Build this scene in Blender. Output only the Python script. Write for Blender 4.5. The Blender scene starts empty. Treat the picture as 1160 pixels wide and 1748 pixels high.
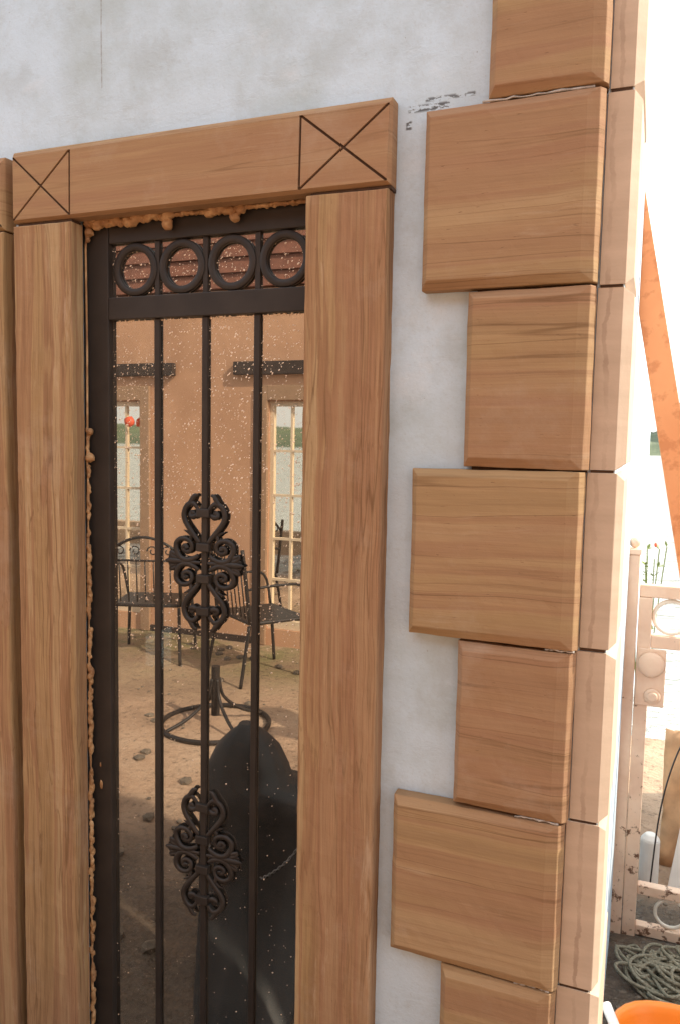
import bpy, bmesh, math, random
from mathutils import Vector, Matrix, noise as mnoise
R = math.radians
random.seed(7)
S = bpy.context.scene
COL = S.collection

# ------------------------------------------------------------------ camera, sky, sun, exposure
CAM = Vector((0, -1.40, 1.60)); YAW, PIT, ROL, FPX = -0.37722, -0.08861, 0.01904, 1350.0
fwd = Vector((math.sin(YAW)*math.cos(PIT), math.cos(YAW)*math.cos(PIT), math.sin(PIT)))
rgt = Vector((math.cos(YAW), -math.sin(YAW), 0)); upv = rgt.cross(fwd)
r2 = rgt*math.cos(ROL) + upv*math.sin(ROL); u2 = -rgt*math.sin(ROL) + upv*math.cos(ROL)
cd = bpy.data.cameras.new('camera'); cam = bpy.data.objects.new('camera', cd); COL.objects.link(cam)
m = Matrix.Identity(4)
for i in range(3):
    m[i][0] = r2[i]; m[i][1] = u2[i]; m[i][2] = -fwd[i]; m[i][3] = CAM[i]
cam.matrix_world = m
cd.sensor_fit = 'VERTICAL'; cd.sensor_height = 24; cd.lens = 24*FPX/1748
cd.clip_start = 0.02; cd.clip_end = 3000
S.camera = cam

SUN_AZ, SUN_EL = 67, 36       # azimuth measured from +Y (into the wall) towards +X
W = bpy.data.worlds.new("World"); S.world = W; W.use_nodes = True
wn = W.node_tree; wn.nodes.clear()
sky = wn.nodes.new('ShaderNodeTexSky'); sky.sky_type = 'NISHITA'; sky.sun_disc = False
sky.sun_elevation = R(SUN_EL); sky.sun_rotation = R(SUN_AZ)
sky.dust_density = 4.0; sky.air_density = 1.0; sky.ozone_density = 1.0
bg = wn.nodes.new('ShaderNodeBackground'); bg.inputs['Strength'].default_value = 0.15
wo = wn.nodes.new('ShaderNodeOutputWorld')
veil = wn.nodes.new('ShaderNodeMix'); veil.data_type = 'RGBA'; veil.inputs[0].default_value = .68   # thin bright haze over the blue
veil.inputs[7].default_value = (9.3, 9.45, 9.6, 1)
wn.links.new(sky.outputs[0], veil.inputs[6]); wn.links.new(veil.outputs[2], bg.inputs[0]); wn.links.new(bg.outputs[0], wo.inputs[0])
sl = bpy.data.lights.new('sun', 'SUN'); sl.energy = 4.6; sl.angle = R(0.6); sl.color = (1.0, 0.89, 0.74)
so = bpy.data.objects.new('sun', sl); COL.objects.link(so)
sdir = Vector((math.sin(R(SUN_AZ))*math.cos(R(SUN_EL)), math.cos(R(SUN_AZ))*math.cos(R(SUN_EL)), math.sin(R(SUN_EL))))
so.rotation_euler = sdir.to_track_quat('Z', 'Y').to_euler(); so.location = (4, 2, 6)
S.view_settings.view_transform = 'Standard'; S.view_settings.look = 'None'
S.view_settings.exposure = 0.62; S.view_settings.gamma = 1; S.view_settings.use_curve_mapping = False
S.render.engine = 'CYCLES'
S.cycles.max_bounces = 10; S.cycles.glossy_bounces = 6; S.cycles.diffuse_bounces = 5

# ------------------------------------------------------------------ node helpers
def mat(name):
    M = bpy.data.materials.new(name); M.use_nodes = True
    nt = M.node_tree; b = nt.nodes['Principled BSDF']; return M, nt, b
def nd(nt, t, **k):
    n = nt.nodes.new(t)
    for a, v in k.items():
        if a.startswith('i_'): n.inputs[a[2:].replace('_', ' ')].default_value = v
        else: setattr(n, a, v)
    return n
def ramp(nt, fac, stops):
    r = nt.nodes.new('ShaderNodeValToRGB'); e = r.color_ramp.elements
    while len(e) < len(stops): e.new(0.5)
    for el, (p, c) in zip(e, stops):
        el.position = p; el.color = (*c, 1) if len(c) == 3 else c
    nt.links.new(fac, r.inputs[0]); return r.outputs[0]
def mix(nt, fac, a, b, mode='MIX'):
    n = nt.nodes.new('ShaderNodeMix'); n.data_type = 'RGBA'; n.blend_type = mode
    for sock, v in ((n.inputs[0], fac), (n.inputs[6], a), (n.inputs[7], b)):
        if hasattr(v, 'node'): nt.links.new(v, sock)
        elif isinstance(v, (int, float)): sock.default_value = v
        else: sock.default_value = (*v, 1) if len(v) == 3 else v
    return n.outputs[2]
def math_(nt, op, a, b=0.0):
    n = nt.nodes.new('ShaderNodeMath'); n.operation = op
    for sock, v in ((n.inputs[0], a), (n.inputs[1], b)):
        if hasattr(v, 'node'): nt.links.new(v, sock)
        else: sock.default_value = v
    return n.outputs[0]
def coords(nt, scale=(1, 1, 1), rand=True, jitter=0.0):
    tc = nt.nodes.new('ShaderNodeTexCoord'); v = tc.outputs['Object']
    if rand:
        oi = nt.nodes.new('ShaderNodeObjectInfo')
        mu = nt.nodes.new('ShaderNodeVectorMath'); mu.operation = 'SCALE'
        cb = nt.nodes.new('ShaderNodeCombineXYZ')
        for i, k in enumerate((13.1, 7.7, 23.3)):
            nt.links.new(math_(nt, 'MULTIPLY', oi.outputs['Random'], k), cb.inputs[i])
        ad = nt.nodes.new('ShaderNodeVectorMath'); ad.operation = 'ADD'
        nt.links.new(v, ad.inputs[0]); nt.links.new(cb.outputs[0], ad.inputs[1]); v = ad.outputs[0]
    if jitter:
        nz = nd(nt, 'ShaderNodeTexNoise', i_Scale=3.0, i_Detail=2.0); nt.links.new(v, nz.inputs['Vector'])
        sb = nt.nodes.new('ShaderNodeVectorMath'); sb.operation = 'SUBTRACT'; sb.inputs[1].default_value = (.5, .5, .5)
        nt.links.new(nz.outputs['Color'], sb.inputs[0])
        sc = nt.nodes.new('ShaderNodeVectorMath'); sc.operation = 'SCALE'; sc.inputs['Scale'].default_value = jitter
        nt.links.new(sb.outputs[0], sc.inputs[0])
        ad = nt.nodes.new('ShaderNodeVectorMath'); ad.operation = 'ADD'
        nt.links.new(v, ad.inputs[0]); nt.links.new(sc.outputs[0], ad.inputs[1]); v = ad.outputs[0]
    mp = nt.nodes.new('ShaderNodeMapping'); mp.inputs['Scale'].default_value = scale
    nt.links.new(v, mp.inputs['Vector']); return mp.outputs[0]
def nz(nt, vec, scale, detail=4, rough=.55, out='Fac'):
    n = nd(nt, 'ShaderNodeTexNoise', i_Scale=float(scale), i_Detail=float(detail), i_Roughness=rough)
    nt.links.new(vec, n.inputs['Vector']); return n.outputs[out]
def bump(nt, b, h, strength=.3, dist=.002):
    bp = nd(nt, 'ShaderNodeBump', i_Strength=strength, i_Distance=dist)
    nt.links.new(h, bp.inputs['Height']); nt.links.new(bp.outputs[0], b.inputs['Normal'])
def simple(name, col, rough=.6, metal=0, grain=0.0, gscale=60, spec=.5):
    M, nt, b = mat(name); b.inputs['Roughness'].default_value = rough; b.inputs['Metallic'].default_value = metal
    b.inputs['Specular IOR Level'].default_value = spec
    v = coords(nt, (1, 1, 1)); n1 = nz(nt, v, gscale)
    c2 = tuple(c*(1-grain) for c in col)
    nt.links.new(ramp(nt, n1, [(.3, c2), (.7, col)]), b.inputs['Base Color'])
    bump(nt, b, n1, .15, .001); return M

# ------------------------------------------------------------------ materials
def stone(name, vertical, tint=(1, 1, 1)):
    M, nt, b = mat(name)
    def sc(across, along): return (across, across, along) if vertical else (along, along, across)
    T = lambda c: tuple(a*t for a, t in zip(c, tint))
    v0 = coords(nt, (1, 1, 1)); S_ = lambda f: math_(nt, 'MULTIPLY', f, 1.0)
    # broad bedding bands, fairly sharp-edged, olive tan against red brown
    b1 = nz(nt, coords(nt, sc(*((24, .5) if vertical else (15, .35))), True, .03), 1.0, 3 if vertical else 2, .45)
    base = ramp(nt, b1, [(.30, T((.265, .158, .078))), (.40, T((.345, .225, .112))), (.46, T((.385, .250, .130))), (.49, T((.300, .172, .092))), (.56, T((.355, .215, .115))), (.60, T((.43, .300, .165))), (.74, T((.36, .225, .12)))] if vertical else [(.30, T((.315, .20, .105))), (.42, T((.365, .238, .122))), (.48, T((.38, .245, .130))), (.51, T((.335, .200, .110))), (.60, T((.365, .228, .122))), (.64, T((.405, .27, .148))), (.74, T((.37, .235, .13)))])
    b2 = nz(nt, coords(nt, sc(6, .5), True, .12), 1.0, 2, .5)
    base = mix(nt, math_(nt, 'MULTIPLY', ramp(nt, b2, [(.46, (0, 0, 0)), (.56, (1, 1, 1))]), .55), base, T((.325, .178, .105)))
    # thin crisp veins: contour lines of stretched noise
    def vein(across, along, level, w, jit):
        n1 = nz(nt, coords(nt, sc(across, along), True, jit), 1.0, 2, .5)
        return ramp(nt, math_(nt, 'ABSOLUTE', math_(nt, 'SUBTRACT', n1, level)), [(w*.25, (1, 1, 1)), (w, (0, 0, 0))])
    brk = ramp(nt, nz(nt, coords(nt, sc(9, 1.6)), 1.0, 3, .6), [(.36, (.15, .15, .15)), (.55, (1, 1, 1))])
    k = 1.5 if vertical else 1.0
    for ac, al, lv, w, st in (((22, .5, .52, .012, .60), (34, .6, .45, .015, .45), (60, 1.1, .56, .018, .36), (95, 1.6, .46, .022, .28)) if vertical else
                              ((13, .35, .52, .0075, .60), (19, .4, .42, .008, .42), (30, .6, .57, .012, .22), (48, .8, .46, .016, .14))):
        base = mix(nt, math_(nt, 'MULTIPLY', math_(nt, 'MULTIPLY', vein(ac, al, lv, w, .03), brk), st), base, T((.15, .078, .035)))
    fine = nz(nt, coords(nt, sc(260, 7)), 1.0, 4, .7)
    base = mix(nt, .62 if vertical else .36, base, mix(nt, 1.0, base, ramp(nt, fine, [(.25, (.70, .68, .66)), (.75, (1.25, 1.25, 1.25))]), 'MULTIPLY'))
    pores = ramp(nt, nz(nt, coords(nt, sc(330, 60)), 1.0, 2), [(.24, (1, 1, 1)), (.30, (0, 0, 0))])
    base = mix(nt, math_(nt, 'MULTIPLY', pores, .5), base, T((.17, .09, .045)))
    pale = ramp(nt, nz(nt, coords(nt, sc(42, 5), True, .05), 1.0, 5, .65), [(.62, (0, 0, 0)), (.74, (1, 1, 1))])
    base = mix(nt, math_(nt, 'MULTIPLY', pale, .5 if vertical else .25), base, T((.55, .42, .29)))
    dust = ramp(nt, nz(nt, v0, 4, 7, .72), [(.55, (0, 0, 0)), (.72, (1, 1, 1))])
    base = mix(nt, math_(nt, 'MULTIPLY', dust, .26), base, T((.50, .40, .31)))
    nt.links.new(base, b.inputs['Base Color'])
    b.inputs['Roughness'].default_value = .8; b.inputs['Specular IOR Level'].default_value = .2
    h = math_(nt, 'ADD', math_(nt, 'MULTIPLY', nz(nt, v0, 240, 4, .7), .6), math_(nt, 'MULTIPLY', fine, .5))
    h = math_(nt, 'SUBTRACT', h, math_(nt, 'MULTIPLY', pores, .5))
    bump(nt, b, h, .45, .0014); return M
M_QUOIN = stone('sandstone_horizontal_bands', False)
M_LINTEL = stone('sandstone_lintel', False, (1.03, 1.03, 1.0))
M_JAMB = stone('sandstone_vertical_bands', True, (1.0, .98, .96))
# side quoin stones: sawn edge with an irregular dark mortar smear running down it
M_SIDE, nt, b = mat('sandstone_sawn_edge')
v0 = coords(nt, (1, 1, 1), False); sep = nd(nt, 'ShaderNodeSeparateXYZ'); nt.links.new(v0, sep.inputs[0])
c = ramp(nt, nz(nt, coords(nt, (6, 6, 30)), 1, 4), [(.3, (.50, .375, .27)), (.7, (.60, .455, .335))])
wob = math_(nt, 'MULTIPLY', math_(nt, 'SUBTRACT', nz(nt, coords(nt, (1, 1, 2), True), 2.2, 7, .7), .5), .05)
dist = math_(nt, 'ABSOLUTE', math_(nt, 'SUBTRACT', math_(nt, 'ADD', sep.outputs['X'], wob), -.087))
wid = math_(nt, 'MULTIPLY', nz(nt, coords(nt, (1, 1, 5), False), 3.1, 3), .011)
f = ramp(nt, math_(nt, 'DIVIDE', dist, wid), [(.45, (1, 1, 1)), (.8, (0, 0, 0))])
brk = ramp(nt, nz(nt, coords(nt, (1, 1, 1)), 4.5, 5, .7), [(.38, (0, 0, 0)), (.62, (1, 1, 1))])
c = mix(nt, math_(nt, 'MULTIPLY', math_(nt, 'MULTIPLY', f, brk), .5), c, (.25, .15, .10))
crk = ramp(nt, nz(nt, coords(nt, (2, 2, 60), True, .05), 1, 2), [(.26, (1, 1, 1)), (.31, (0, 0, 0))])
c = mix(nt, math_(nt, 'MULTIPLY', crk, .35), c, (.3, .19, .13))
nt.links.new(c, b.inputs['Base Color']); b.inputs['Roughness'].default_value = .75
bump(nt, b, nz(nt, v0, 160, 4), .3, .001)

M_GROOVE = simple('dark_groove', (.09, .045, .022), .9, 0, .4)
M_MORTAR = simple('pale_mortar', (.55, .50, .45), .9, 0, .4, 90)

# plaster
M_PLASTER, nt, b = mat('grey_white_plaster')
v0 = coords(nt, (1, 1, 1), False)
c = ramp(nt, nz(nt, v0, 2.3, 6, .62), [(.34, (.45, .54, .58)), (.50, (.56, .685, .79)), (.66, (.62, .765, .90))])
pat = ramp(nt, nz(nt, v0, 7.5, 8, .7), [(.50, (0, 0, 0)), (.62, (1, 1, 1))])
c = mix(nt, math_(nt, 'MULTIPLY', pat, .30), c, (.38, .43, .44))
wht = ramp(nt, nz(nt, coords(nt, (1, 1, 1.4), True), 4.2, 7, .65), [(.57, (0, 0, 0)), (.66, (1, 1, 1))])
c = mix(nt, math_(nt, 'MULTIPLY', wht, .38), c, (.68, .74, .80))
pits = ramp(nt, nz(nt, v0, 95, 2), [(.735, (0, 0, 0)), (.77, (1, 1, 1))])
scr = ramp(nt, nz(nt, coords(nt, (7, 7, 22), True, .06), 1.0, 6, .75), [(.56, (0, 0, 0)), (.64, (1, 1, 1))])
c = mix(nt, math_(nt, 'MULTIPLY', scr, .10), c, (.38, .42, .43))
c = mix(nt, math_(nt, 'MULTIPLY', ramp(nt, nz(nt, v0, 210, 3, .7), [(.3, (1, 1, 1)), (.45, (0, 0, 0))]), .25), c, (.36, .38, .38))
c = mix(nt, math_(nt, 'MULTIPLY', pits, .5), c, (.30, .30, .30))
sep = nd(nt, 'ShaderNodeSeparateXYZ'); nt.links.new(v0, sep.inputs[0])
def box(x0, x1, z0, z1, soft=.004):
    o = None
    for s, a, bb in (('X', x0, x1), ('Z', z0, z1)):
        cen, hw = (a+bb)/2, (bb-a)/2
        d = math_(nt, 'SUBTRACT', hw, math_(nt, 'ABSOLUTE', math_(nt, 'SUBTRACT', sep.outputs[s], cen)))
        k = nt.nodes.new('ShaderNodeClamp'); nt.links.new(math_(nt, 'DIVIDE', d, soft), k.inputs[0])
        o = k.outputs[0] if o is None else math_(nt, 'MULTIPLY', o, k.outputs[0])
    return o
# pencil line, and the smudges of black paint by the corner of the window surround
wl = math_(nt, 'MULTIPLY', math_(nt, 'SUBTRACT', nz(nt, v0, 12, 2), .5), .004)
px = math_(nt, 'ABSOLUTE', math_(nt, 'SUBTRACT', math_(nt, 'ADD', sep.outputs['X'], wl), -1.102))
ln = ramp(nt, math_(nt, 'MULTIPLY', px, 100), [(.10, (1, 1, 1)), (.22, (0, 0, 0))])
ln = math_(nt, 'MULTIPLY', math_(nt, 'MULTIPLY', ln, box(-1.2, -1.0, 2.318, 3.2)), ramp(nt, nz(nt, v0, 60, 3), [(.35, (.1, .1, .1)), (.6, (.7, .7, .7))]))
c = mix(nt, ln, c, (.25, .24, .24))
sm = ramp(nt, nz(nt, coords(nt, (1, 1, 2.2), False), 48, 4, .7), [(.47, (0, 0, 0)), (.52, (1, 1, 1))])
a1 = math_(nt, 'MAXIMUM', box(-.441, -.362, 2.181, 2.197, .004), box(-.4445, -.431, 2.153, 2.171, .003))
a1 = math_(nt, 'MAXIMUM', a1, math_(nt, 'MULTIPLY', box(-.41, -.318, 2.197, 2.207, .003), .9))
c = mix(nt, math_(nt, 'MULTIPLY', math_(nt, 'MULTIPLY', sm, a1), .85), c, (.06, .055, .05))
nt.links.new(c, b.inputs['Base Color']); b.inputs['Roughness'].default_value = .85; b.inputs['Specular IOR Level'].default_value = .25
h = math_(nt, 'ADD', math_(nt, 'MULTIPLY', nz(nt, v0, 130, 5, .6), .35), nz(nt, v0, 24, 5, .6))
h = math_(nt, 'SUBTRACT', math_(nt, 'ADD', h, math_(nt, 'MULTIPLY', scr, .12)), math_(nt, 'MULTIPLY', pits, .6))
bump(nt, b, h, .55, .0035)

M_IRON, nt, b = mat('dark_brown_painted_iron')
v0 = coords(nt, (1, 1, 1))
nt.links.new(ramp(nt, nz(nt, v0, 14, 5), [(.3, (.020, .016, .014)), (.7, (.034, .027, .023))]), b.inputs['Base Color'])
b.inputs['Roughness'].default_value = .48; b.inputs['Specular IOR Level'].default_value = .4
bump(nt, b, nz(nt, v0, 150, 3), .2, .0006)

# window glass: reflects strongly, dark room behind
M_GLASS, nt, b = mat('tinted_reflective_glass'); nt.nodes.remove(b)
gl = nd(nt, 'ShaderNodeBsdfGlossy', i_Roughness=0.0); gl.inputs['Color'].default_value = (1, .93, .84, 1)
tr = nd(nt, 'ShaderNodeBsdfTransparent'); tr.inputs['Color'].default_value = (.35, .37, .36, 1)
mx = nd(nt, 'ShaderNodeMixShader'); mx.inputs[0].default_value = .42
v0 = coords(nt, (1, 1, 1), False); bp = nd(nt, 'ShaderNodeBump', i_Strength=.05, i_Distance=.0012)
nt.links.new(nz(nt, v0, 5, 1), bp.inputs['Height']); nt.links.new(bp.outputs[0], gl.inputs['Normal'])
nt.links.new(tr.outputs[0], mx.inputs[1]); nt.links.new(gl.outputs[0], mx.inputs[2])
df = nd(nt, 'ShaderNodeBsdfDiffuse'); df.inputs['Color'].default_value = (.62, .55, .48, 1)
m2 = nd(nt, 'ShaderNodeMixShader')
nt.links.new(ramp(nt, nz(nt, coords(nt, (1, 1, .45), False), 6, 6, .7), [(.35, (.010, .010, .010)), (.7, (.048, .048, .048))]), m2.inputs[0])
nt.links.new(mx.outputs[0], m2.inputs[1]); nt.links.new(df.outputs[0], m2.inputs[2])
nt.links.new(m2.outputs[0], nt.nodes['Material Output'].inputs['Surface'])

M_DROP, nt, b = mat('rain_water'); b.inputs['Base Color'].default_value = (.92, .74, .57, 1); b.inputs['Metallic'].default_value = .5
b.inputs['Roughness'].default_value = .12; b.inputs['IOR'].default_value = 1.33; b.inputs['Specular IOR Level'].default_value = 1

M_FOAM, nt, b = mat('expanding_foam'); v0 = coords(nt, (1, 1, 1), False)
nt.links.new(ramp(nt, nz(nt, v0, 30, 4), [(.3, (.24, .12, .055)), (.55, (.38, .21, .09)), (.75, (.58, .38, .20))]), b.inputs['Base Color'])
b.inputs['Roughness'].default_value = .7; b.inputs['Subsurface Weight'].default_value = 0
bump(nt, b, nz(nt, v0, 140, 3), .5, .002)

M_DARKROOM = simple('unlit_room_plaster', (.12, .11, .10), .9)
M_OCHRE, nt, b = mat('ochre_house_plaster'); v0 = coords(nt, (1, 1, 1), False)
c = ramp(nt, nz(nt, v0, 1.6, 6, .6), [(.3, (.46, .255, .15)), (.55, (.58, .335, .20)), (.75, (.64, .40, .25))])
nt.links.new(c, b.inputs['Base Color']); b.inputs['Roughness'].default_value = .9; bump(nt, b, nz(nt, v0, 30, 5), .3, .01)
M_OTRIM = simple('tan_door_trim', (.40, .25, .15), .8, 0, .2, 20)
M_DOORWOOD = simple('pale_painted_door', (.75, .60, .42), .5, 0, .1, 20)
M_BEAMDARK = simple('dark_timber_lintel', (.06, .04, .03), .8, 0, .4, 20)
M_CLAP = simple('red_brown_boards', (.26, .105, .065), .75, 0, .35, 15)
M_GLASSFAR, nt, b = mat('door_glass'); b.inputs['Base Color'].default_value = (1, .97, .88, 1); b.inputs['Metallic'].default_value = 1
b.inputs['Roughness'].default_value = .02
M_RED = simple('red_paint', (.75, .12, .05), .6)
M_STEEL = simple('chain_steel', (.45, .45, .45), .3, 1)

# wet muddy yard
M_GROUND, nt, b = mat('muddy_yard'); v0 = coords(nt, (1, 1, 1), False)
c = ramp(nt, nz(nt, v0, 1.3, 8, .65), [(.3, (.26, .17, .11)), (.5, (.50, .335, .22)), (.72, (.62, .45, .31))])
sep = nd(nt, 'ShaderNodeSeparateXYZ'); nt.links.new(v0, sep.inputs[0])
my = nt.nodes.new('ShaderNodeMapRange'); nt.links.new(sep.outputs['Y'], my.inputs[0])
my.inputs[1].default_value = -2.5; my.inputs[2].default_value = -3.7; my.inputs[3].default_value = 0; my.inputs[4].default_value = 1
moss = math_(nt, 'MULTIPLY', my.outputs[0], ramp(nt, nz(nt, v0, 2.6, 6, .7), [(.36, (0, 0, 0)), (.6, (1, 1, 1))]))
c = mix(nt, math_(nt, 'MULTIPLY', moss, .85), c, (.17, .17, .06))
cl = ramp(nt, nz(nt, v0, 26, 5, .7), [(.32, (.25, .25, .25)), (.46, (1, 1, 1))])
c = mix(nt, .8, c, mix(nt, 1.0, c, cl, 'MULTIPLY'))
# dark wet silt and gravel by wall and gate, with cast shade painted in
md = nt.nodes.new('ShaderNodeMapRange'); nt.links.new(math_(nt, 'ADD', sep.outputs['Y'], math_(nt, 'MULTIPLY', nz(nt, v0, 3, 4), .5)), md.inputs[0])
md.inputs[1].default_value = -1.2; md.inputs[2].default_value = -.6; md.inputs[3].default_value = 0; md.inputs[4].default_value = 1
me = nt.nodes.new('ShaderNodeMapRange'); nt.links.new(sep.outputs['Y'], me.inputs[0])
me.inputs[1].default_value = 1.45; me.inputs[2].default_value = 1.6; me.inputs[3].default_value = 1; me.inputs[4].default_value = 0
wet_shade = math_(nt, 'MULTIPLY', md.outputs[0], me.outputs[0])
gr = ramp(nt, nz(nt, v0, 38, 6, .75), [(.35, (.035, .026, .018)), (.6, (.13, .10, .07)), (.75, (.24, .19, .14))])
c = mix(nt, math_(nt, 'MULTIPLY', wet_shade, .9), c, gr)
nt.links.new(c, b.inputs['Base Color'])
rr = ramp(nt, nz(nt, v0, 5, 5, .7), [(.46, (.05, .05, .05)), (.60, (.7, .7, .7))])
nt.links.new(mix(nt, wet_shade, (.85, .85, .85), rr), b.inputs['Roughness'])
h = math_(nt, 'ADD', nz(nt, v0, 9, 8, .7), math_(nt, 'MULTIPLY', nz(nt, v0, 60, 4), .2))
bump(nt, b, h, .8, .05)

M_WATER, nt, b = mat('lake_water'); v0 = coords(nt, (1, 2.4, 1), False)
b.inputs['Base Color'].default_value = (.90, .89, .84, 1); b.inputs['Roughness'].default_value = .10; b.inputs['Metallic'].default_value = .6  # near-white, part metallic base stands in for sun glare on the water
bump(nt, b, math_(nt, 'ADD', nz(nt, v0, .9, 5, .6), math_(nt, 'MULTIPLY', nz(nt, v0, 4, 4), .3)), 1.0, .35)
M_HILL, nt, b = mat('wooded_far_shore'); v0 = coords(nt, (1, 1, 1), False)
nt.links.new(ramp(nt, nz(nt, v0, .12, 8, .7), [(.3, (.06, .09, .05)), (.6, (.14, .17, .10)), (.75, (.24, .24, .18))]), b.inputs['Base Color']); b.inputs['Roughness'].default_value = 1

M_GATE, nt, b = mat('rust_spotted_pink_glare'); v0 = coords(nt, (1, 1, 1), False)  # pinkish paint made paler to carry veiling glare; rust is its own
c = ramp(nt, nz(nt, v0, 9, 5), [(.3, (.72, .50, .36)), (.7, (.82, .62, .46))])
sep = nd(nt, 'ShaderNodeSeparateXYZ'); nt.links.new(v0, sep.inputs[0])
lo = nt.nodes.new('ShaderNodeMapRange'); nt.links.new(sep.outputs['Z'], lo.inputs[0])
lo.inputs[1].default_value = 0; lo.inputs[2].default_value = .9; lo.inputs[3].default_value = .12; lo.inputs[4].default_value = 0
rs = ramp(nt, math_(nt, 'ADD', nz(nt, v0, 26, 6, .7), lo.outputs[0]), [(.655, (0, 0, 0)), (.70, (1, 1, 1))])
c = mix(nt, math_(nt, 'MULTIPLY', ramp(nt, nz(nt, v0, 5, 5, .7), [(.5, (0, 0, 0)), (.7, (1, 1, 1))]), .3), c, (.50, .26, .14))
c = mix(nt, rs, c, (.16, .075, .04))
nt.links.new(c, b.inputs['Base Color']); b.inputs['Roughness'].default_value = .6; bump(nt, b, nz(nt, v0, 50, 4), .3, .002)
M_RING = simple('white_enamel_ring', (.85, .78, .66), .4, 0, .15, 30)

M_BEAM, nt, b = mat('orange_primer_steel'); v0 = coords(nt, (1, 1, 1), False)
c = ramp(nt, nz(nt, v0, 6, 5), [(.3, (.70, .25, .09)), (.7, (.80, .33, .13))])
rs = ramp(nt, nz(nt, v0, 24, 5, .6), [(.52, (0, 0, 0)), (.62, (1, 1, 1))])
c = mix(nt, math_(nt, 'MULTIPLY', rs, .5), c, (.46, .13, .035))
nt.links.new(c, b.inputs['Base Color']); b.inputs['Roughness'].default_value = .65; bump(nt, b, rs, .4, .001)
M_ORANGE = simple('orange_plastic', (.93, .27, .025), .38, 0, .12, 8)
M_ROPE, nt, b = mat('grey_green_rope'); v0 = coords(nt, (1, 1, 1), False)
nt.links.new(ramp(nt, nz(nt, v0, 160, 3), [(.3, (.16, .14, .095)), (.7, (.36, .33, .24))]), b.inputs['Base Color'])
b.inputs['Roughness'].default_value = .9; bump(nt, b, nz(nt, v0, 260, 2), .8, .003)
M_WHITE = simple('white_plastic', (.80, .77, .72), .4, 0, .08, 20)
M_SAND = simple('rusty_sheet', (.72, .42, .22), .8, 0, .45, 9)
M_LEAF = simple('yellow_green_leaf', (.22, .26, .05), .6, 0, .4, 30)
M_PEBBLE = simple('gravel', (.24, .19, .14), .8, 0, .6, 25)
M_LIQ = simple('brown_sludge', (.08, .045, .02), .3)

# ------------------------------------------------------------------ mesh helpers
def link(name, me, material, parent=None, mod=None):
    o = bpy.data.objects.new(name, me); COL.objects.link(o)
    for mm in (material if isinstance(material, (list, tuple)) else [material]): me.materials.append(mm)
    if parent: o.parent = parent
    return o
def from_bm(name, bm, material, parent=None, smooth=False):
    me = bpy.data.meshes.new(name); bmesh.ops.recalc_face_normals(bm, faces=bm.faces[:]); bm.to_mesh(me); bm.free()
    if smooth:
        for p in me.polygons: p.use_smooth = True
    return link(name, me, material, parent)
def sup(a, rx, ry, n=3.4):
    c_, s_ = math.cos(a), math.sin(a); r_ = (abs(c_)**n+abs(s_)**n)**(-1/n); return r_*c_*rx, r_*s_*ry
def empty(name, loc=(0, 0, 0)):
    o = bpy.data.objects.new(name, None); COL.objects.link(o); o.location = loc; o.empty_display_size = .1; return o
def tag(o, label=None, cat=None, group=None, kind=None):
    for k, v in (('label', label), ('category', cat), ('group', group), ('kind', kind)):
        if v: o[k] = v
    return o
def bevel(o, w=.0015, seg=2):
    md = o.modifiers.new('bevel', 'BEVEL'); md.width = w; md.segments = seg; md.limit_method = 'ANGLE'; md.angle_limit = R(25)
    return o
def add_box(bm, x0, x1, y0, y1, z0, z1, mi=0):
    vs = [bm.verts.new(p) for p in ((x0,y0,z0),(x1,y0,z0),(x1,y1,z0),(x0,y1,z0),(x0,y0,z1),(x1,y0,z1),(x1,y1,z1),(x0,y1,z1))]
    for q in ((0,1,2,3),(4,7,6,5),(0,4,5,1),(1,5,6,2),(2,6,7,3),(3,7,4,0)):
        bm.faces.new([vs[i] for i in q]).material_index = mi
def boxo(name, x0, x1, y0, y1, z0, z1, M, parent=None, bv=.0015):
    bm = bmesh.new(); add_box(bm, x0, x1, y0, y1, z0, z1); o = from_bm(name, bm, M, parent)
    return bevel(o, bv) if bv else o
def add_cyl(bm, a, b_, r0, r1=None, n=12, cap=True):
    r1 = r0 if r1 is None else r1
    a = Vector(a); b_ = Vector(b_); d = (b_-a).normalized()
    t = d.orthogonal().normalized(); s = d.cross(t)
    A = []; B = []
    for i in range(n):
        w = math.cos(2*math.pi*i/n)*t + math.sin(2*math.pi*i/n)*s
        A.append(bm.verts.new(a+w*r0)); B.append(bm.verts.new(b_+w*r1))
    for i in range(n): bm.faces.new((A[i], A[(i+1) % n], B[(i+1) % n], B[i]))
    if cap: bm.faces.new(A[::-1]); bm.faces.new(B)
def add_tube(bm, pts, rad, n=6, flat=None, closed=False):
    """sweep; rad number or list; flat = (axis vector, factor) squashes the section along that axis"""
    P = [Vector(p) for p in pts]; N = len(P); rings = []
    rad = [rad]*N if not hasattr(rad, '__len__') else rad
    prev = None
    for i in range(N):
        d = (P[(i+1) % N]-P[i-1]) if closed else (P[min(i+1, N-1)]-P[max(i-1, 0)])
        if d.length < 1e-9: d = Vector((0, 0, 1))
        d.normalize()
        if flat: t = flat[0].normalized(); s = d.cross(t).normalized(); ft = flat[1]
        else:
            t = prev - d*prev.dot(d) if prev else d.orthogonal()
            t.normalize(); s = d.cross(t); ft = 1; prev = t
        rings.append([bm.verts.new(P[i]+(math.cos(2*math.pi*k/n)*t*ft+math.sin(2*math.pi*k/n)*s)*rad[i]) for k in range(n)])
    for i in range(N if closed else N-1):
        A = rings[i]; B = rings[(i+1) % N]
        for k in range(n): bm.faces.new((A[k], A[(k+1) % n], B[(k+1) % n], B[k]))
    if not closed: bm.faces.new(rings[0][::-1]); bm.faces.new(rings[-1])
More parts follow.
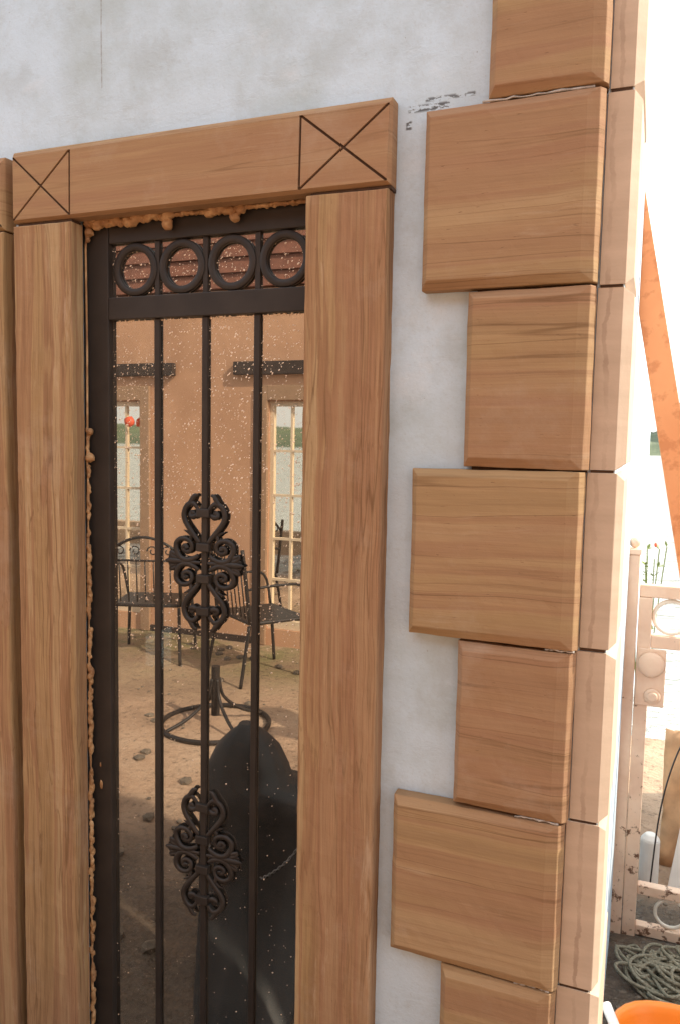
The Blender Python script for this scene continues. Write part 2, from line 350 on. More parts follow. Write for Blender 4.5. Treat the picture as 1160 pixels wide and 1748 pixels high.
def smooth_path(pts, sub=4):
    out = []; N = len(pts)
    for i in range(N-1):
        p0, p1, p2, p3 = [Vector(pts[max(0, min(N-1, i+k))]) for k in (-1, 0, 1, 2)]
        for j in range(sub):
            t = j/sub
            out.append(.5*((2*p1)+(-p0+p2)*t+(2*p0-5*p1+4*p2-p3)*t*t+(-p0+3*p1-3*p2+p3)*t**3))
    out.append(Vector(pts[-1])); return out

# ------------------------------------------------------------------ setting: yard, lake, far shore
def grid_sheet(name, x0, x1, y0, y1, nx, ny, M, amp=0.0, keep=None, zoff=0):
    bm = bmesh.new(); V = {}
    for i in range(nx+1):
        for j in range(ny+1):
            x = x0+(x1-x0)*i/nx; y = y0+(y1-y0)*j/ny
            z = zoff + (amp*(mnoise.noise((x*1.3, y*1.3, 0))+.4*mnoise.noise((x*5, y*5, 3))) if amp else 0)
            V[i, j] = bm.verts.new((x, y, z))
    for i in range(nx):
        for j in range(ny):
            if keep and not keep(x0+(x1-x0)*(i+.5)/nx, y0+(y1-y0)*(j+.5)/ny): continue
            bm.faces.new((V[i, j], V[i+1, j], V[i+1, j+1], V[i, j+1]))
    return from_bm(name, bm, M, smooth=True)
g = grid_sheet('ground', -14, 9, -12, 3.0, 190, 130, M_GROUND, .012, keep=lambda x, y: not (x < -4.5 and y > -.2)); tag(g, kind='structure')
bm = bmesh.new(); add_box(bm, -14, 9, 2.99, 3.2, -.9, -.004)
tag(from_bm('bank', bm, M_GROUND), kind='structure')
g = grid_sheet('ground_behind', -14, 9, -60, -12, 4, 4, M_GROUND, 0, zoff=-.01); tag(g, kind='structure')
g = grid_sheet('water', -900, 900, -.1, 1500, 4, 4, M_WATER, 0, zoff=-.42); tag(g, kind='structure')
def hill(name, y, fn, x0, x1, n, depth):
    bm = bmesh.new(); rows = []
    for i in range(n+1):
        x = x0+(x1-x0)*i/n; h = fn(x)
        rows.append([bm.verts.new((x, y+depth*t, -.6+(h+.6)*math.sin(t*math.pi)**.7 if 0 < t < 1 else -.6)) for t in (0, .08, .25, .5, .8, 1)])
    for i in range(n):
        for k in range(5): bm.faces.new((rows[i][k], rows[i+1][k], rows[i+1][k+1], rows[i][k+1]))
    return tag(from_bm(name, bm, M_HILL), kind='structure')
def ridge(x):
    base = 7.5 + 2.2*max(0, min(5, x-2)) if x < 12 else 8
    return base + 1.5*mnoise.noise((x*.06, 2, 0))+1.6*mnoise.noise((x*.3, 5, 0))+.8*mnoise.noise((x*.9, 1, 0))
hill('far_shore', 220, ridge, -420, 420, 700, 160)

# ------------------------------------------------------------------ the house
house = empty('house', (-2.1, .1, 0))
tag(house, 'grey white plastered house with sandstone window surround and stone blocks up its corner', 'house')
house.matrix_world = Matrix.Identity(4)
H0, H1 = -4.2, -.062      # left end, side face
ZT = 3.3
# front wall with the window opening (-1.170..-.600, z .06..2.075), butt-ended pieces welded by shared planes
bm = bmesh.new()
OX0, OX1, OZ0, OZ1, TH = -1.168, -.600, .06, 2.078, .24
add_box(bm, H0, OX0, 0, TH, -.1, ZT)
add_box(bm, OX1, H1-.04, 0, TH, -.1, ZT)
add_box(bm, OX0, OX1, 0, TH, OZ1, ZT)
add_box(bm, OX0, OX1, 0, TH, -.1, OZ0)
wall = from_bm('plaster_wall', bm, M_PLASTER, house)
bm = bmesh.new(); add_box(bm, H1-.18, H1, .0, 7.0, -.1, ZT)   # side wall
# cut: keep the front wall clear of it
wall2 = from_bm('side_wall', bm, M_PLASTER, house)
bpy.data.meshes[wall.data.name]
# shorten the front wall so it butts against the side wall
for v in wall.data.vertices:
    if v.co.x > H1-.1: v.co.x = H1-.182
boxo('roof_slab', H0+.02, H1-.02, .02, 6.98, ZT+.002, ZT+.14, M_PLASTER, house)
boxo('end_wall', H0, H0+.2, TH+.002, 7.0, -.1, ZT, M_PLASTER, house, 0)
boxo('rear_wall', H0+.202, H1-.182, 6.8, 7.0, -.1, ZT, M_PLASTER, house, 0)
# dark room behind the glass
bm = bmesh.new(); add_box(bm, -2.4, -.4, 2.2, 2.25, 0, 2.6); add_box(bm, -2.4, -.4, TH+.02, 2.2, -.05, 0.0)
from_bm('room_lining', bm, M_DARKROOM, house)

TX_LOW = bpy.data.textures.new('wear_low', 'CLOUDS'); TX_LOW.noise_scale = .05; TX_LOW.noise_depth = 2
TX_HI = bpy.data.textures.new('wear_high', 'CLOUDS'); TX_HI.noise_scale = .012; TX_HI.noise_depth = 3
def slab(name, x0, x1, z0, z1, yf, yb, bv, M, parent, bd=None, jit=.0012, seed=0, groove=None, arris=None):
    """dressed stone: front face inset by bv (left,right,bottom,top), bevels running back by bd, then sides"""
    rnd = random.Random(seed*31+int(abs(x0)*1000)+int(z0*777))
    L_, R_, B_, T_ = bv; bd = bd if bd is not None else .012
    j = lambda: rnd.uniform(-jit, jit)
    bm = bmesh.new()
    def rect(a0, a1, c0, c1, y): return [bm.verts.new((a+j(), y+j()*.5, c+j())) for a, c in ((a0, c0), (a1, c0), (a1, c1), (a0, c1))]
    F = rect(x0+L_, x1-R_, z0+B_, z1-T_, yf)
    E_ = rect(x0, x1-(arris[0] if arris else 0), z0, z1, yf+bd)
    if arris:
        for q in (1, 2): E_[q].co.y = yf+arris[2]
    if arris:
        E0 = E_; E_ = [E0[0]]+[bm.verts.new((x1+j(), yf+arris[1], E0[q].co.z)) for q in (1, 2)]+[E0[3]]
        for a_, b2 in ((0, 1), (1, 2), (2, 3), (3, 0)): bm.faces.new((F[a_], F[b2], E0[b2], E0[a_]))
        bm.faces.new((E0[1], E_[1], E_[2], E0[2]))
    Bk = [bm.verts.new((v.co.x, yb, v.co.z)) for v in E_]
    if arris:
        bm.faces.new((E_[0], E0[1], E_[1], Bk[1], Bk[0])); bm.faces.new((E_[1], E_[2], Bk[2], Bk[1]))
        bm.faces.new((E_[2], E0[2], E_[3], Bk[3], Bk[2])); bm.faces.new((E_[3], E_[0], Bk[0], Bk[3]))
    for i in range(4):
        k = (i+1) % 4
        if arris: break
        bm.faces.new((F[i], F[k], E_[k], E_[i])); bm.faces.new((E_[i], E_[k], Bk[k], Bk[i]))
    bm.faces.new(Bk)
    if groove is None: bm.faces.new(F[::-1])
    else:
        # recessed floor + raised panels separated by saw cuts
        G = [bm.verts.new((v.co.x, yf+.004, v.co.z)) for v in F]
        for i in range(4):
            k = (i+1) % 4; bm.faces.new((F[i], F[k], G[k], G[i])).material_index = 1
        bm.faces.new(G[::-1]).material_index = 1
        f0, f1, f2, f3 = [v.co.copy() for v in F]
        def P(u, v): return (f0*(1-u)+f1*u)*(1-v)+(f3*(1-u)+f2*u)*v
        def panel(pts, cutedges, g=.0023):
            cpt = sum(pts, Vector())/len(pts); n = len(pts); lines = []
            for i in range(n):
                a = pts[i]; b_ = pts[(i+1) % n]; d = (b_-a).normalized(); nn = Vector((-d.z, 0, d.x))
                if nn.dot(cpt-a) < 0: nn = -nn
                lines.append((a+nn*(g if i in cutedges else .00005), d))
            q = []
            for i in range(n):
                (a, d), (c_, e) = lines[i-1], lines[i]
                det = d.x*(-e.z)+e.x*d.z
                w = c_-a; t = (w.x*(-e.z)+e.x*w.z)/det
                q.append(a+d*t)
            fr = [bm.verts.new((p.x, yf, p.z)) for p in q]; bk = [bm.verts.new((p.x, yf+.0039, p.z)) for p in q]
            bm.faces.new(fr[::-1])
            for i in range(n): k = (i+1) % n; bm.faces.new((fr[i], fr[k], bk[k], bk[i]))
        groove(P, panel)
    if groove is None and z1-z0 > .5:
        for k in range(1, 16):
            bmesh.ops.bisect_plane(bm, geom=bm.verts[:]+bm.edges[:]+bm.faces[:], plane_co=(0, 0, z0+(z1-z0)*k/16), plane_no=(0, 0, 1))
    o = from_bm(name, bm, [M, M_GROOVE], parent); bevel(o, .0012 if groove is None else .0005, 2)
    if groove is None:
        md = o.modifiers.new('sub', 'SUBSURF'); md.subdivision_type = 'SIMPLE'; md.levels = md.render_levels = 3 if z1-z0 > .5 else 4
        for tx, st in ((TX_LOW, .0030), (TX_HI, .0007)):
            md = o.modifiers.new('wear', 'DISPLACE'); md.texture = tx; md.strength = st; md.mid_level = .5; md.texture_coords = 'GLOBAL'
    return o
def lintel_grooves(uL, uR):
    def fn(P, panel):
        def cross(a, b_, left):
            c_ = P(a+(b_-a)*.5, .5); q = [P(a, 0), P(b_, 0), P(b_, 1), P(a, 1)]
            for i in range(4):
                e = {1, 2}
                if (left and i == 1) or ((not left) and i == 3): e = {0, 1, 2}
                panel([q[i], q[(i+1) % 4], c_], e)
        cross(0, uL, True); cross(uR, 1, False)
        panel([P(uL, 0), P(uR, 0), P(uR, 1), P(uL, 1)], {1, 3})
    return fn
YF = -.040
LB = (.010, .010, .006, .013)
# lintel over this window, and the neighbour's at the left edge
slab('lintel_stone', -1.308, -.4585, 2.054, 2.203, YF, -.001, (.003, .004, .005, .014), M_LINTEL, house, .010, groove=lintel_grooves(.178, .800), seed=1)
slab('jamb_stone', -1.306, -1.1535,   .03, 2.047, YF, -.001, (.003, .0025, .006, .002), M_JAMB, house, .004, seed=2)
slab('jamb_stone', -.618, -.4605,   .03, 2.047, YF, .012, (.003, .003, .006, .002), M_JAMB, house, .005, seed=3)
slab('lintel_stone', -2.15, -1.334, 2.044, 2.196, YF, -.001, (.009, .004, .005, .014), M_LINTEL, house, .010, groove=lintel_grooves(.186, .812), seed=4)
slab('jamb_stone', -1.49, -1.336, .03, 2.039, YF, -.001, (.003, .0025, .006, .002), M_JAMB, house, .004, seed=5)
slab('sill_stone', -1.33, -.43, -.06, .026, YF-.03, .02, (.01, .01, .01, .01), M_LINTEL, house, .012, seed=6)
# front quoin stones: x0, x1, z0, z1
Q = [(-.290, -.099, 2.176, 2.478), (-.398, -.102, 1.866, 2.170), (-.314, -.104, 1.561, 1.861), (-.405, -.108, 1.255, 1.556),
     (-.313, -.111, .949, 1.249), (-.424, -.116, .640, .944), (-.325, -.119, .334, .635), (-.425, -.122, .03, .329), (-.395, -.098, 2.484, 2.78)]
for i, (a, b_, z0, z1) in enumerate(Q):
    slab('quoin_stone', a, b_, z0, z1, YF+random.uniform(-.002, .002), -.001, (.011, .027, .016, .014), M_QUOIN, house, .015, seed=10+i, arris=(.008, .017, .006))
# side quoin stones: sawn edge towards us, bevel and face to the sun
for i, (a, b_, z0, z1) in enumerate(Q):
    rnd = random.Random(i+50); ln = .20 if (b_-a) > .25 else .30
    xf = -.047 + rnd.uniform(-.0015, .0015); xe = -.0605 + rnd.uniform(-.002, .002); yf = -.0045+rnd.uniform(-.0008, .0008)
    x0 = b_+.0015
    bm = bmesh.new(); bvz = .012
    def ring(x, ya, yb_, za, zb): return [bm.verts.new((x, y, z)) for y, z in ((ya, za), (yb_, za), (yb_, zb), (ya, zb))]
    A = ring(x0, yf, -.0012, z0, z1)
    # section: face (x=xf), inset from the edge plane by the bevel
    E1 = ring(xe, yf, ln, z0, z1); F1 = ring(xf, yf+.014, ln-.014, z0+bvz, z1-bvz)
    for k in range(4): bm.faces.new((E1[k], E1[(k+1) % 4], F1[(k+1) % 4], F1[k]))
    bm.faces.new(F1)
    Bk = ring(H1+.0006, -.0012, ln, z0, z1)
    bm.faces.new((A[0], E1[0], E1[3], A[3]))                 # sawn edge to the front
    bm.faces.new((A[0], A[1], Bk[0], Bk[1], E1[1], E1[0])); bm.faces.new((A[3], E1[3], E1[2], Bk[2], Bk[3], A[2]))
    bm.faces.new((E1[1], Bk[1], Bk[2], E1[2]))
    bm.faces.new((A[0], A[3], A[2], A[1])); bm.faces.new((A[1], A[2], Bk[3], Bk[0])); bm.faces.new((Bk[0], Bk[3], Bk[2], Bk[1]))
    bevel(from_bm('side_quoin_stone', bm, M_SIDE, house), .0012)
# mortar beads in some joints, and the bed behind them
for (xa, xb, z) in ((-.16, -.112, 1.252), (-.20, -.125, .9465), (-.19, -.128, .6375), (-.3, -.12, 2.173)):
    n = 14; bm = bmesh.new()
    pts = [(xa+(xb-xa)*k/n, -.030+random.uniform(-.002, .003), z+random.uniform(-.0008, .0008)) for k in range(n+1)]
    add_tube(bm, pts, [random.uniform(.0012, .0024) for _ in pts], 6); from_bm('mortar_bead', bm, M_MORTAR, house, True)
for (a, b_, z0, z1), nx_ in zip(Q, Q[1:8]+[(-.42, 0, 0, 0)]*2): boxo('mortar_bed', max(a, nx_[0] if nx_[1] else a)+.012, b_-.002, -.012, -.0015, z0-.0055, z0-.0002, M_GROOVE, house, 0)
for a, b_, z0, z1 in Q: boxo('mortar_bed', b_+.003, -.064, -.0026, -.0004, z0-.0052, z0-.0004, M_GROOVE, house, 0)
for a, b_, z in ((-1.300, -1.158, 2.0472), (-.612, -.458, 2.0472), (-1.48, -1.342, 2.0376)): boxo('mortar_bed', a, b_, -.030, -.0012, z, z+.006, M_GROOVE, house, 0)

# ------------------------------------------------------------------ the window
win = bmesh.new()
FX0, FX1, YB = -1.1675, -.573, .020
BZ, TZ = .08, 2.075
add_box(win, FX0, -1.1015, YB-.004, .052, BZ, TZ)            # left stile
add_box(win, -.628, FX1, YB-.004, .052, BZ, TZ)              # right stile
add_box(win, -1.1013, -.6282, YB-.002, .050, 2.009, TZ)      # head
add_box(win, -1.1013, -.6282, YB-.002, .050, BZ, BZ+.06)     # foot
pass
window = from_bm('window', win, M_IRON, house); bevel(window, .002)
boxo('pane', -1.1012, -.6283, .0302, .0342, BZ+.061, 2.0084, M_GLASS, window, 0)
boxo('rail', -1.1010, -.6285, YB-.0045, .0298, 1.850, 1.897, M_IRON, window, .002)
BX = (-.9835, -.8675, -.7480)
for x in BX:
    boxo('bar', x-.0068, x+.0068, YB+.0025, .0298, BZ+.0605, 1.8495, M_IRON, window, .0015)
    boxo('bar', x-.0058, x+.0058, YB+.0035, .0298, 1.8975, 2.0087, M_IRON, window, .001)
for x in (-1.0375, -.9225, -.8055, -.6885):
    bm = bmesh.new(); n = 48; R0, R1 = .0545, .0395; yf, yb = YB+.0005, .0297
    rr_ = [(R1, yf+.0015), (R1+.0015, yf), (R0-.0015, yf), (R0, yf+.0015), (R0, yb), (R1, yb)]
    prof = [[bm.verts.new((x+r_*math.cos(2*math.pi*k/n), y_, 1.953+r_*math.sin(2*math.pi*k/n))) for r_, y_ in rr_] for k in range(n)]
    for k in range(n):
        for q in range(6):
            bm.faces.new((prof[k][q], prof[k][(q+1) % 6], prof[(k+1) % n][(q+1) % 6], prof[(k+1) % n][q])).smooth = True
    from_bm('ring', bm, M_IRON, window)

# cast scroll ornament: one quadrant, mirrored four ways  (u right, v up, metres from its centre)
K = lambda x, y: ((x-532)*.000203, (885-y)*.000184)
strokes = [
    ([(585,655),(612,615),(655,560),(705,495),(752,425),(775,350),(762,280),(722,225),(665,205),(625,235),(600,275)], [24,25,27,29,30,31,30,30,26,22,20]),
    ([(735,240),(690,190),(668,150),(645,118),(612,112)], [24,28,27,22,13]),
    ([(590,330),(625,345),(655,360),(690,350),(693,318),(668,305),(650,328)], [18,26,30,26,22,22,24]),
    ([(600,800),(645,835),(720,862),(800,850),(848,800),(874,735),(868,672),(822,628),(765,618),(706,640),(676,695),(690,748),(738,768),(784,745),(778,705),(744,700),(735,730)],
     [20,26,30,32,32,31,29,27,25,24,24,25,27,25,22,24,28]),
    ([(700,635),(688,590),(672,560),(655,575)], [20,22,18,10]),
    ([(672,575),(705,555),(735,535),(775,520)], [18,18,13,4]),
    ([(860,820),(895,800),(925,785),(945,765)], [26,26,20,5]),
    ([(850,845),(900,838),(940,800),(944,770)], [26,30,18,5]),
    ([(840,862),(905,856),(948,838),(968,862)], [22,22,14,4]),
]
mid = [([(575,885),(650,885),(750,885),(850,885),(920,885),(965,885),(1003,885)], [16,26,30,34,38,26,4])]
def ornament(cx, cz):
    bm = bmesh.new(); Y = Vector((0, 1, 0))
    for sx in (1, -1):
        for pts, w in mid:
            P = smooth_path([(cx+sx*K(*p)[0], .0225, cz+K(*p)[1]) for p in pts], 3)
            ww = [w[min(len(w)-1, i//3)]*(1-(i % 3)/3)+w[min(len(w)-1, i//3+1)]*((i % 3)/3) for i in range(len(P))]
            add_tube(bm, P, [a*.000190 for a in ww], 8, (Y, .62))
        for sz in (1, -1):
            for q, (pts, w) in enumerate(strokes):
                P = smooth_path([(cx+sx*K(*p)[0], .0225+.0004*q-.0012*math.sin(i*.9), cz+sz*K(*p)[1]) for i, p in enumerate(pts)], 4)
                ww = [w[min(len(w)-1, i//4)]*(1-(i % 4)/4)+w[min(len(w)-1, i//4+1)]*((i % 4)/4) for i in range(len(P))]
                add_tube(bm, P, [a*.000205 for a in ww], 8, (Y, .70))
    from_bm('scroll_ornament', bm, M_IRON, window, True)
    for v in (.1055, .0335, -.0335, -.1025):
        boxo('collar', cx-.0155, cx+.0155, .0155, .0296, cz+v-.009, cz+v+.009, M_IRON, window, .002)
ornament(-.8675, 1.341); ornament(-.8675, .7035)

# rain drops on the glass
bm = bmesh.new(); rnd = random.Random(3)
def drop(x, z, r, el, ang):
    ca, sa = math.cos(ang), math.sin(ang); ring1 = []; ring2 = []
    for k in range(7):
        a = 2*math.pi*k/7; u, v = math.cos(a)*r*el, math.sin(a)*r
        uu, vv = u*ca-v*sa, u*sa+v*ca
        ring1.append(bm.verts.new((x+uu, .0301, z+vv))); ring2.append(bm.verts.new((x+uu*.68, .0301-r*.42, z+vv*.68)))
    t = bm.verts.new((x, .0301-r*.6, z))
    for k in range(7):
        q = (k+1) % 7; bm.faces.new((ring1[k], ring1[q], ring2[q], ring2[k])).smooth = True
        bm.faces.new((ring2[k], ring2[q], t)).smooth = True
cnt = 0
while cnt < 4700:
    x = rnd.uniform(-1.0995, -.63); z = rnd.uniform(.2, 2.005)
    d = 1.0 if z > 1.45 else (.55 if z > 1.15 else .05)
    d *= .35+1.1*max(0, .5+mnoise.noise((x*9, z*9, 0)))
    if rnd.random() > d: continue
    r = rnd.choice((.0005, .0005, .0006, .0007, .0008, .0009, .0011, .0015)) * rnd.uniform(.8, 1.25)
    drop(x, z, r, rnd.uniform(1.1, 1.9), rnd.uniform(.4, 1.0)); cnt += 1
for k in range(70): # beads hanging under the rail
    drop(rnd.uniform(-1.088, -.63), 1.849-rnd.uniform(-.001, .002), rnd.uniform(.0018, .003), 1, 0)
tag(from_bm('water_drops', bm, M_DROP, window), kind='stuff')

# expanding foam squeezed out along the left and the top of the frame
def blob(bm, c, r, s=(1, 1, 1)):
    res = bmesh.ops.create_icosphere(bm, subdivisions=2, radius=r); o = Vector(c)
    k = rnd.uniform(0, 50)
    for v in res['verts']:
        n_ = v.co.normalized(); f_ = 1+.35*mnoise.noise(n_*1.6+Vector((k, 0, 0)))+.22*mnoise.noise(n_*4+Vector((0, k, 0)))+.12*mnoise.noise(n_*9)
        v.co = Vector((v.co.x*s[0]*f_, v.co.y*s[1]*f_, v.co.z*s[2]*f_))+o
bm = bmesh.new()
add_tube(bm, [(-1.1515+.001*math.sin(k*2.1), .006+.001*math.cos(k*1.3), 1.612-k*.0305) for k in range(50)], [.0028+.0012*math.sin(k*1.7) for k in range(50)], 8)
add_tube(bm, [(-1.1515, .006, 1.612), (-1.1535, .010, 1.8), (-1.1535, .008, 2.0), (-1.148, .006, 2.045)], .0026, 8)
add_tube(bm, [(-1.150+.0133*k, .007, 2.0525) for k in range(40)], .0045, 8)
z = 1.615
for zz, rr_ in ((1.612, .0085), (1.555, .0115)): blob(bm, (-1.143, .004, zz), rr_, (1, 1, .9))
while z > .1:
    r_ = rnd.uniform(.0026, .0062) if z < 1.38 else rnd.uniform(.003, .0045)
    blob(bm, (-1.150+rnd.uniform(-.002, .0035), .005+rnd.uniform(-.002, .004), z), r_, (1, 1, rnd.uniform(1.2, 2.4)))
    z -= r_*rnd.uniform(.9, 1.5) + (rnd.uniform(.008, .03) if rnd.random() < .07 else 0)
x = -1.146
while x < -.63:
    big = 1.0 if (x < -.94 or -.85 < x < -.77) else .42
    r_ = rnd.uniform(.005, .0105)*big
    blob(bm, (x, .004+rnd.uniform(-.003, .006), 2.053-rnd.uniform(-.002, .008)*big), r_, (rnd.uniform(1, 1.6), 1, rnd.uniform(.8, 1.3)))
    x += r_*rnd.uniform(.7, 1.1)
for c_, r_ in (((-1.142, .006, 2.033), .010), ((-1.145, .006, 2.018), .006), ((-.945, .006, 2.035), .012), ((-.79, .006, 2.035), .010)): blob(bm, c_, r_)
foam = from_bm('foam_seal', bm, M_FOAM, house, True)
md = foam.modifiers.new('remesh', 'REMESH'); md.mode = 'VOXEL'; md.voxel_size = .0012; md.use_smooth_shade = True
md = foam.modifiers.new('smooth', 'SMOOTH'); md.iterations = 3; md.factor = .5
for x, z, r_, sc in ((-1.130, .862, .0022, 2.5), (-1.128, .816, .004, 2.6)):
    bm = bmesh.new(); blob(bm, (x, .0140, z), r_, (1, .5, sc)); from_bm('foam_smear', bm, M_FOAM, house, True)

# ------------------------------------------------------------------ leaning steel plank
bm = bmesh.new()
prof = [(-.0595, 1.945), (-.0595, 2.254), (.392, .003), (.320, .003)]
for y in (.80, .845): pass
A = [bm.verts.new((x, .80, z)) for x, z in prof]; B = [bm.verts.new((x, .845, z)) for x, z in prof]
bm.faces.new(A); bm.faces.new(B[::-1])
for i in range(4): bm.faces.new((A[i], B[i], B[(i+1) % 4], A[(i+1) % 4]))
o = from_bm('steel_plank', bm, M_BEAM); bevel(o, .002)
tag(o, 'orange primed steel plank leaning against the sunny side wall of the house', 'plank')

# ------------------------------------------------------------------ gate
gate = empty('metal_gate'); tag(gate, 'rust spotted pinkish iron gate, paled by painted-in glare, with rings and a round boss plate', 'gate')
GY = 1.25
def gb(name, x0, x1, z0, z1, y0=GY, y1=GY+.035, M=M_GATE): return boxo(name, x0, x1, y0, y1, z0, z1, M, gate, .003)
gb('stile', -.0265, .014, .0, 1.128, GY-.004, GY+.04)
gb('stile', 1.02, 1.06, .0, 1.165, GY-.004, GY+.04)
for z0, z1 in ((1.129, 1.168), (.968, 1.008), (.150, .182), (.012, .046)): gb('rail', -.026 if z0 > 1.1 else .0145, 1.0195, z0, z1)
gb('boss_plate', -.024, .062, .782, .9675, GY-.010, GY-.0045)
def disc(name, x, z, r, dep, y=GY-.0105, dome=.4):
    bm = bmesh.new(); n = 24; rings = []
    for k, (rf, yf) in enumerate(((1, 0), (1, .5), (.86, .8), (.5, .95), (.2, 1))):
        rings.append([bm.verts.new((x+r*rf*math.cos(2*math.pi*i/n), y-dep*yf, z+r*rf*math.sin(2*math.pi*i/n))) for i in range(n)])
    for a, b_ in zip(rings, rings[1:]):
        for i in range(n): bm.faces.new((a[i], a[(i+1) % n], b_[(i+1) % n], b_[i])).smooth = True
    bm.faces.new(rings[-1]); bm.faces.new(rings[0][::-1])
    return from_bm(name, bm, M_GATE, gate)
disc('boss', .019, .918, .040, .016); disc('bolt_head', .027, .816, .025, .008); disc('bolt_head', .027, .816, .016, .007, GY-.019)
def gring(x, z, r, t, M=M_RING, y=GY+.017):
    bm = bmesh.new(); add_tube(bm, [(x+r*math.cos(a*math.pi/18), y, z+r*math.sin(a*math.pi/18)) for a in range(36)], t, 8, closed=True)
    return from_bm('ring', bm, M, gate, True)
for k in range(8):
    gring(.072+k*.122, 1.068, .052, .0065); gring(.118+k*.112, .098, .046, .0058)
# scroll tail below the lower ring
for k in range(8):
    gb('picket', .185+k*.12, .197+k*.12, .1825, .9675, GY+.012, GY+.024)
gp = empty('gate_post'); tag(gp, 'rusty pink iron gate post, paled by painted-in glare, with a ball cap beside the house corner', 'post')
bevel(from_bm('post_shaft', (lambda bm: (add_box(bm, -.068, -.0295, GY-.008, GY+.045, -.02, 1.262), bm)[1])(bmesh.new()), M_GATE, gp), .003)
boxo('cap', -.072, -.0255, GY-.012, GY+.049, 1.263, 1.281, M_GATE, gp, .003)
bm = bmesh.new(); bmesh.ops.create_uvsphere(bm, u_segments=16, v_segments=10, radius=.018)
for v in bm.verts: v.co += Vector((-.047, GY+.018, 1.300))
from_bm('ball_finial', bm, M_GATE, gp, True)

# ------------------------------------------------------------------ things behind the gate
o = bmesh.new()
n = 10
V = [[o.verts.new((.09+.30*i/n+.008*mnoise.noise((i*.5, j*.4, 0)), 1.78+.05*mnoise.noise((i*.4, j*.5, 2))+.12*j/n, .0+.50*j/n*(1+.06*mnoise.noise((i*.6, 1, 1))))) for j in range(n+1)] for i in range(n+1)]
for i in range(n):
    for j in range(n): o.faces.new((V[i][j], V[i+1][j], V[i+1][j+1], V[i][j+1]))
o = from_bm('rusty_sheet', o, M_SAND, smooth=True); md = o.modifiers.new('th', 'SOLIDIFY'); md.thickness = .004
tag(o, 'bent rusty metal sheet propped on the ground behind the gate', 'sheet')
bm = bmesh.new(); add_cyl(bm, (.052, 1.62, .0), (.052, 1.62, .17), .034, .034, 20); add_cyl(bm, (.052, 1.62, .17), (.052, 1.62, .19), .034, .018, 20)
o = from_bm('plastic_bottle', bm, M_WHITE, None, False); tag(o, 'white plastic bottle standing just behind the gate', 'bottle'); bevel(o, .004)
bm = bmesh.new(); A = [bm.verts.new(p) for p in ((.118, 1.60, .003), (.160, 1.60, .003), (.188, 1.70, .30), (.168, 1.70, .30))]
B = [bm.verts.new(v.co+Vector((0, .012, 0))) for v in A]
bm.faces.new(A); bm.faces.new(B[::-1])
for i in range(4): bm.faces.new((A[i], B[i], B[(i+1) % 4], A[(i+1) % 4]))
o = from_bm('white_board', bm, M_WHITE); tag(o, 'narrow white tapered board leaning behind the gate', 'board')
bm = bmesh.new(); add_tube(bm, smooth_path([(.055, 1.5, .01), (.062, 1.5, .15), (.075, 1.5, .32), (.10, 1.5, .47), (.14, 1.5, .60), (.20, 1.5, .70)], 5), .0028, 6)
o = from_bm('cable', bm, M_IRON, None, True); tag(o, 'thin dark cable curving upward behind the gate', 'cable')
plant = empty('plant'); tag(plant, 'small flowering plant with yellow green leaves beyond the gate post', 'plant')
rp = random.Random(11); bm = bmesh.new(); bs = bmesh.new()
for k in range(8):
    a = rp.uniform(0, 6.28); tip = Vector((.005+rp.uniform(-.05, .06), 2.2+rp.uniform(-.05, .05), rp.uniform(1.0, 1.26)))
    base = Vector((.0+rp.uniform(-.02, .02), 2.2, .01)); P = smooth_path([base, base.lerp(tip, .6)+Vector((rp.uniform(-.02, .02), 0, 0)), tip], 4)
    add_tube(bs, P, .0022, 5)
    for q in range(9):
        p = P[rp.randrange(4, len(P))]; d = Vector((rp.uniform(-1, 1), rp.uniform(-1, 1), rp.uniform(-.2, .8))).normalized()*rp.uniform(.02, .04); s = d.cross(Vector((0, 0, 1))).normalized()*.008
        bm.faces.new([bm.verts.new(c_) for c_ in (p, p+d*.5+s, p+d, p+d*.5-s)])
from_bm('foliage', bm, M_LEAF, plant); from_bm('stems', bs, M_LEAF, plant)
for p in ((.018, 2.18, 1.19),):
    bm = bmesh.new(); blob(bm, p, .010, (.6, .6, .9)); from_bm('flower', bm, M_RED, plant, True)

# ------------------------------------------------------------------ rope heap
rp = random.Random(21); bm = bmesh.new()
pts = []; c0 = Vector((.14, 1.03, 0))
for loop in range(34):
    cx = c0.x+rp.uniform(-.05, .06); cy = c0.y+rp.uniform(-.03, .05); ra = rp.uniform(.05, .17); rb = ra*rp.uniform(.45, .95)*.8; ph = rp.uniform(0, 6.28); rot = rp.uniform(0, 3.14)
    zc = .008+.055*loop/34*max(0.2, 1-ra*3.2)+rp.uniform(0, .012)
    for k in range(9):
        a = ph+2*math.pi*k/9*rp.choice((1, 1))
        x = ra*math.cos(a); y = rb*math.sin(a)
        X = cx+x*math.cos(rot)-y*math.sin(rot); Y_ = cy+(x*math.sin(rot)+y*math.cos(rot))*.75
        pts.append((max(X, -.035), min(Y_, 1.215), max(.006, zc+.014*math.sin(a*2+loop)+rp.uniform(-.004, .004))))
add_tube(bm, smooth_path(pts, 5), .0052, 6)
# loose end
add_tube(bm, smooth_path([(-.02, 1.16, .007), (.02, 1.19, .01), (.05, 1.12, .012), (.09, 1.10, .02)], 6), .0052, 6)
o = from_bm('rope', bm, M_ROPE, None, True); tag(o, 'tangled heap of grey green rope on the ground before the gate', 'rope')

